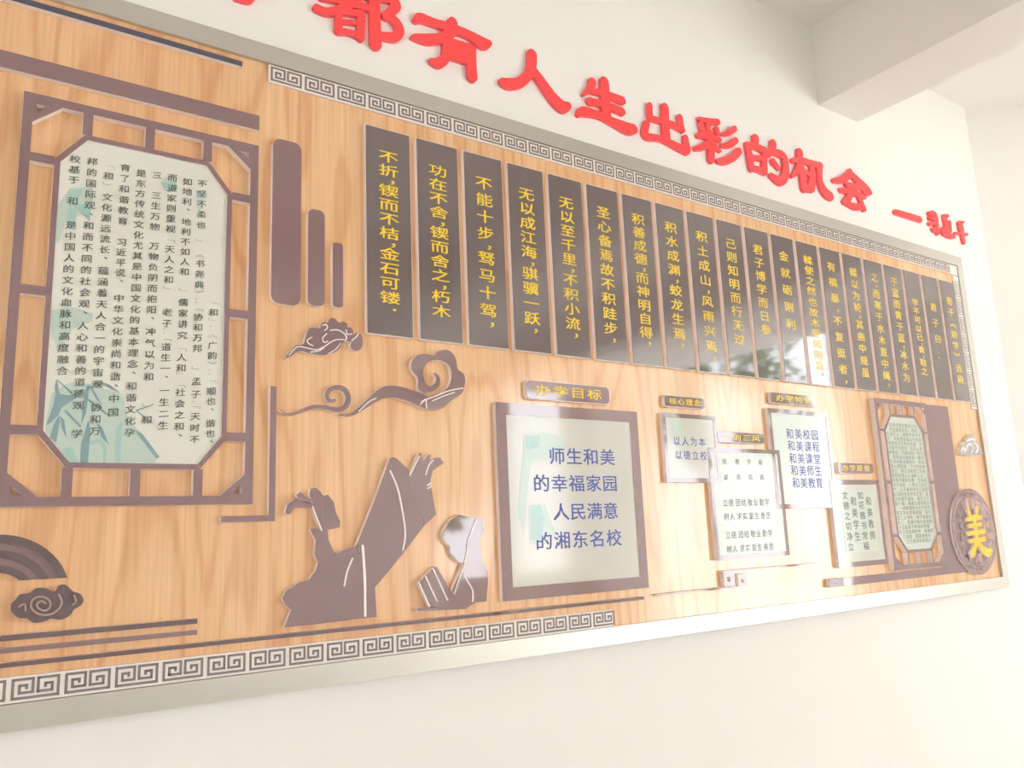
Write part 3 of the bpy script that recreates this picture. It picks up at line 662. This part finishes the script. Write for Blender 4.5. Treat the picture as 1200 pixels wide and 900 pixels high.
rc_ = [(108, 185), (106, 165), (112, 148), (120, 145), (118, 128), (126, 118), (138, 118), (142, 100), (155, 92), (163, 80), (176, 88), (180, 102), (192, 108), (196, 124), (205, 132), (206, 148), (218, 155), (220, 172), (210, 184), (196, 176), (186, 190), (172, 182), (158, 192), (146, 182), (132, 190), (120, 180)]
cpiece('cloud_ornament', 'small grey cloud high at the right edge above the round badge', 'ornament', 1100, 490, 4.29, [('glossy_face', sm2(rc_))], [L3(3, (130, 170), (150, 130), (170, 150), (160, 175)), L3(3, (175, 120), (195, 150), (185, 175)), L3(3, (140, 115), (165, 105), (180, 110)), L3(3, (110, 165), (120, 150), (130, 160))], m=M_GREYP2, group=CG)
# quarter rainbow of bands
ctop = at(-3, 626.5); R1 = .127; cc = (ctop[0] + .0, ctop[1] - R1)
t = thing('arched_bands', 'mauve arch of three nested bands above the bottom left cloud', 'ornament', None, (cc[0], WOOD, at(60, 676)[1]))
zb_ = at(80, 677)[1]
for (ra, rb, mm, yy) in ((R1, R1 - .015, M_MAUVE2, FACE), (R1 - .015, R1 - .029, M_MAUVE, FACE + .006), (R1 - .029, R1 - .043, M_MAUVE2, FACE + .002), (R1 - .043, R1 - .056, M_MAUVE, FACE + .006), (R1 - .056, R1 - .070, M_MAUVE2, FACE)):
    aa = math.asin((zb_ - cc[1]) / ra); ab = math.asin((zb_ - cc[1]) / rb)
    lp = [(cc[0] + ra * math.cos(aa + (math.pi - 2 * aa) * i / 24), cc[1] + ra * math.sin(aa + (math.pi - 2 * aa) * i / 24)) for i in range(25)]
    lp += [(cc[0] + rb * math.cos(math.pi - ab - (math.pi - 2 * ab) * i / 24), cc[1] + rb * math.sin(math.pi - ab - (math.pi - 2 * ab) * i / 24)) for i in range(25)]
    p = PB(); p.poly(lp, WOOD, yy); sub(p.build('band', [mm, M_CORE]), t)

# ------------------------------------------------------------------ the two silhouettes
robe = [(55, 880), (88, 795), (60, 775), (45, 740), (65, 705), (120, 670), (175, 650), (205, 610), (216, 570), (200, 530), (205, 460), (178, 410), (200, 403), (232, 420), (262, 420), (265, 460), (297, 530), (340, 508), (398, 492), (430, 560), (440, 835), (350, 848), (200, 866)]
sleeve = [(398, 492), (480, 290), (560, 70), (575, 64), (592, 70), (645, 120), (655, 170), (730, 385), (620, 530), (555, 610), (488, 690), (497, 830), (430, 838), (430, 600), (412, 490)]
hand = [(655, 150), (700, 45), (712, 45), (706, 78), (722, 85), (745, 50), (757, 56), (738, 92), (765, 70), (800, 66), (818, 92), (795, 108), (765, 130), (752, 180), (765, 250), (781, 340), (730, 387), (700, 320), (662, 215)]
face = [(186, 278), (174, 240), (180, 215), (205, 211), (225, 228), (240, 250), (246, 330), (262, 425), (232, 425), (205, 360), (190, 310)]
hair = [(232, 252), (262, 244), (290, 280), (300, 330), (320, 370), (318, 400), (270, 412), (246, 400), (238, 330)]
br1 = [(58, 330), (68, 290), (105, 265), (130, 278), (188, 288), (192, 308), (130, 305), (102, 302), (88, 330), (70, 341)]
br2 = [(110, 242), (132, 230), (150, 252), (186, 270), (182, 284), (145, 272), (116, 258)]
cpiece('scholar_cutout', 'tall mauve cutout of a robed figure raising one sleeve and hand', 'ornament', 320, 520, 4.0909,
       [('robe', robe), ('sleeve', sleeve), ('hand', hand), ('head', face), ('hair', hair), ('topknot_pin', br1), ('topknot_pin', br2)],
       [L3(4, (560, 130), (600, 230), (632, 420), (620, 510)), L3(6, (428, 490), (438, 640), (440, 825)), L3(4, (380, 550), (355, 610), (340, 680)), L3(3, (188, 300), (210, 360), (232, 415)), L3(3, (655, 150), (700, 60)), L3(3, (740, 215), (757, 205)), L3(3, (738, 200), (755, 190)), L3(3, (730, 150), (745, 105), (765, 80)), L3(3, (115, 235), (150, 262), (185, 282))])
rd = [(235, 245), (240, 190), (290, 115), (350, 78), (440, 102), (512, 108), (520, 190), (495, 260), (500, 340), (515, 420), (548, 480), (552, 540), (540, 690), (465, 697), (440, 600), (378, 485), (352, 560), (310, 640), (300, 612), (355, 480), (385, 420), (350, 414), (325, 390), (290, 350), (285, 300), (250, 268)]
book = [(55, 560), (85, 538), (105, 510), (130, 490), (165, 455), (190, 443), (240, 530), (300, 640), (342, 600), (376, 500), (440, 590), (445, 640), (465, 697), (400, 735), (320, 740), (200, 732), (140, 727)]
led = [(45, 750), (60, 735), (200, 732), (400, 735), (400, 742), (60, 758)]
cpiece('reader_cutout', 'small mauve cutout of a bowed reader over an open bamboo scroll', 'ornament', 480, 590, 6,
       [('reader', rd), ('scroll', book), ('ledge', led)],
       [L3(5, (62, 555), (100, 640), (137, 722)), L3(5, (110, 512), (150, 600), (190, 688)), L3(5, (163, 460), (210, 560), (265, 680)), L3(5, (466, 112), (440, 180), (408, 270), (402, 340), (384, 415)), L3(5, (376, 500), (420, 570), (442, 620), (440, 690)), L3(4, (385, 425), (350, 520), (312, 635))])

# ------------------------------------------------------------------ red raised characters on the wall
LY0, LY1 = 0.0, -.012
chars = [
 ('子', 260, 0, 5.4545, [[(60, -220, 22), (240, -210, 24)], [(240, -210, 22), (170, -130, 22)], [(170, -140, 26), (195, -60, 26), (185, -12, 22), (150, -4, 20), (90, -14, 12)], [(0, -90, 22), (150, -85, 22), (330, -50, 26)]]),
 ('都', 260, 0, 5.4545, [[(612, 50, 26), (680, 74, 25), (770, 50, 25), (870, -8, 24), (930, -70, 20)], [(720, -70, 22), (930, -30, 24)], [(815, -140, 24), (815, -10, 24)], [(640, -20, 20), (780, 5, 22), (935, 48, 22)], [(750, 90, 22), (748, 192, 24)], [(775, 72, 20), (895, 85, 22)], [(893, 85, 24), (888, 236, 25)], [(760, 132, 13), (880, 145, 14)], [(750, 196, 19), (820, 205, 18), (890, 236, 20)], [(975, -70, 34), (980, 120, 34), (985, 280, 36)], [(985, -20, 22), (1090, -4, 26), (1112, 40, 30), (1050, 100, 26)], [(1050, 90, 22), (1115, 140, 28), (1138, 200, 28), (1105, 235, 28), (1030, 228, 24)]]),
 ('有', 470, 0, 9, [[(160, 205, 34), (215, 185, 48), (350, 235, 42), (560, 300, 45), (720, 365, 45), (860, 450, 60), (935, 450, 26)], [(548, 230, 48), (535, 330, 52), (430, 395, 46), (280, 412, 52), (160, 392, 34), (115, 388, 14)], [(485, 380, 46), (485, 540, 46), (460, 620, 46), (395, 662, 48), (330, 645, 30)], [(540, 450, 42), (650, 480, 40), (745, 515, 48)], [(745, 510, 46), (745, 680, 50), (755, 805, 52)], [(520, 530, 40), (700, 580, 40)], [(540, 600, 26), (700, 645, 30)]]),
 ('人', 570, 40, 9, [[(485, 212, 50), (480, 330, 48), (435, 440, 44), (350, 508, 48), (240, 522, 52), (182, 506, 42)], [(490, 370, 44), (600, 520, 50), (700, 660, 55), (800, 760, 60), (865, 752, 34)]]),
 ('生', 660, 80, 9, [[(312, 140, 38), (290, 210, 32), (215, 275, 12)], [(300, 235, 26), (440, 262, 28), (520, 295, 34), (625, 338, 38)], [(438, 140, 46), (448, 300, 50), (460, 480, 50)], [(285, 345, 36), (400, 370, 30), (520, 408, 34), (625, 455, 36)], [(165, 485, 22), (220, 452, 44), (380, 490, 34), (540, 568, 40), (680, 632, 54), (745, 638, 44)]]),
 ('出', 740, 110, 8.571, [[(190, 112, 24), (190, 210, 28), (215, 245, 24), (330, 275, 26), (450, 320, 26), (515, 355, 28)], [(490, 235, 28), (502, 330, 32)], [(340, 135, 38), (345, 300, 38), (355, 440, 42)], [(160, 290, 28), (142, 370, 32), (160, 425, 32), (300, 447, 26), (450, 520, 32), (555, 572, 34)], [(548, 438, 25), (562, 555, 36)]]),
 ('彩', 740, 110, 8.571, [[(680, 246, 16), (780, 270, 22), (872, 280, 24)], [(705, 310, 28), (722, 375, 28)], [(772, 320, 24), (770, 380, 24)], [(862, 350, 24), (868, 390, 24)], [(672, 415, 20), (780, 425, 28), (890, 460, 20)], [(795, 400, 36), (805, 560, 36), (805, 655, 34)], [(780, 500, 30), (710, 532, 26), (645, 545, 18)], [(820, 500, 28), (860, 535, 24), (890, 568, 16)], [(1040, 347, 24), (975, 392, 22), (910, 402, 14)], [(1052, 465, 25), (990, 510, 25), (912, 518, 14)], [(1085, 572, 28), (1020, 640, 30), (930, 672, 30), (875, 672, 20)]]),
 ('的', 860, 140, 9, [[(235, 198, 36), (235, 240, 32)], [(150, 268, 30), (175, 400, 34), (192, 520, 26)], [(190, 265, 28), (330, 322, 28)], [(330, 322, 26), (328, 545, 32)], [(195, 398, 22), (320, 412, 22)], [(200, 512, 24), (250, 520, 24), (325, 550, 28)], [(420, 250, 34), (410, 320, 30), (372, 370, 22)], [(410, 335, 25), (520, 375, 32), (550, 460, 34), (545, 590, 38), (490, 648, 38), (400, 590, 24)], [(420, 442, 28), (478, 512, 18)]]),
 ('机', 860, 140, 9, [[(700, 348, 36), (705, 450, 34), (735, 600, 38), (745, 725, 32)], [(628, 430, 20), (740, 435, 26), (800, 452, 22)], [(700, 480, 30), (665, 550, 26), (620, 595, 16)], [(750, 540, 18), (820, 590, 22)], [(825, 455, 24), (835, 600, 34), (820, 715, 40)], [(755, 725, 28), (820, 725, 30)], [(800, 460, 24), (920, 485, 26)], [(908, 490, 32), (912, 640, 32), (960, 755, 40), (1020, 805, 38)]]),
 ('会', 920, 170, 10, [[(772, 312, 28), (740, 362, 32), (655, 408, 28), (582, 415, 20)], [(785, 340, 28), (880, 440, 38), (955, 520, 46), (1000, 550, 24)], [(722, 455, 22), (830, 485, 25), (900, 485, 22)], [(662, 525, 22), (800, 550, 28), (940, 610, 16)], [(775, 565, 30), (745, 630, 30), (700, 665, 22)], [(715, 665, 26), (820, 720, 28), (900, 720, 26)], [(880, 620, 22), (930, 745, 26)]]),
 ('—', 1030, 220, 10, [[(202, 282, 22), (350, 326, 24), (490, 370, 24)]]),
 ('习', 1030, 220, 10, [[(600, 300, 18), (662, 318, 28), (678, 420, 30), (690, 515, 28)], [(600, 355, 13), (655, 362, 14)], [(600, 420, 15), (655, 408, 15)], [(640, 490, 18), (690, 505, 22)]]),
 ('近', 1030, 220, 10, [[(780, 345, 25), (800, 450, 28)], [(765, 328, 12), (815, 328, 12)], [(838, 400, 14), (842, 500, 16)], [(760, 480, 18), (762, 528, 20), (840, 565, 20), (893, 575, 11)], [(780, 480, 20), (830, 520, 20)]]),
 ('平', 1030, 220, 10, [[(962, 430, 30), (970, 480, 36)], [(940, 420, 10), (995, 400, 10)], [(900, 530, 9), (1040, 545, 11)], [(975, 500, 22), (988, 570, 22), (1000, 628, 22)]])]
where = {'子': 'red raised character cut off by the top edge of the photo', '都': 'leftmost large red character, dense, its top cut off by the photo edge', '有': 'second large red character, broad with a long top stroke, left of the two-stroke one',
 '人': 'large red character of only two strokes', '生': 'large red character with three crossbars on an upright, right of the two-stroke one', '出': 'large red fork-shaped character of stacked open boxes',
 '彩': 'red character with three slanting strokes on its right side', '的': 'red character of two joined boxes with dots on top, fourth from the dash', '机': 'tall dense red character left of the last roof-shaped one',
 '会': 'last large red character, roof-shaped, left of the dash', '—': 'long red raised dash before the small signature', '习': 'first of the three small red signature characters', '近': 'middle one of the three small red signature characters', '平': 'last of the three small red signature characters'}
for ch, ox, oy, s, sts in chars:
    ps = [crop(ox, oy, s, st, LY1) for st in sts]
    xs = [q[0] for st in ps for q in st]; zs = [q[1] for st in ps for q in st]
    p = PB()
    for k, st in enumerate(ps): p.stroke(st, LY0, LY1)
    o = p.build('wall_character', [M_RED, M_REDS]); c_ = Vector((sum(xs) / len(xs), 0, min(zs)))
    for v_ in o.data.vertices: v_.co -= c_
    o.location = c_
    tag(o, where[ch], 'character', 'red raised characters above the board')
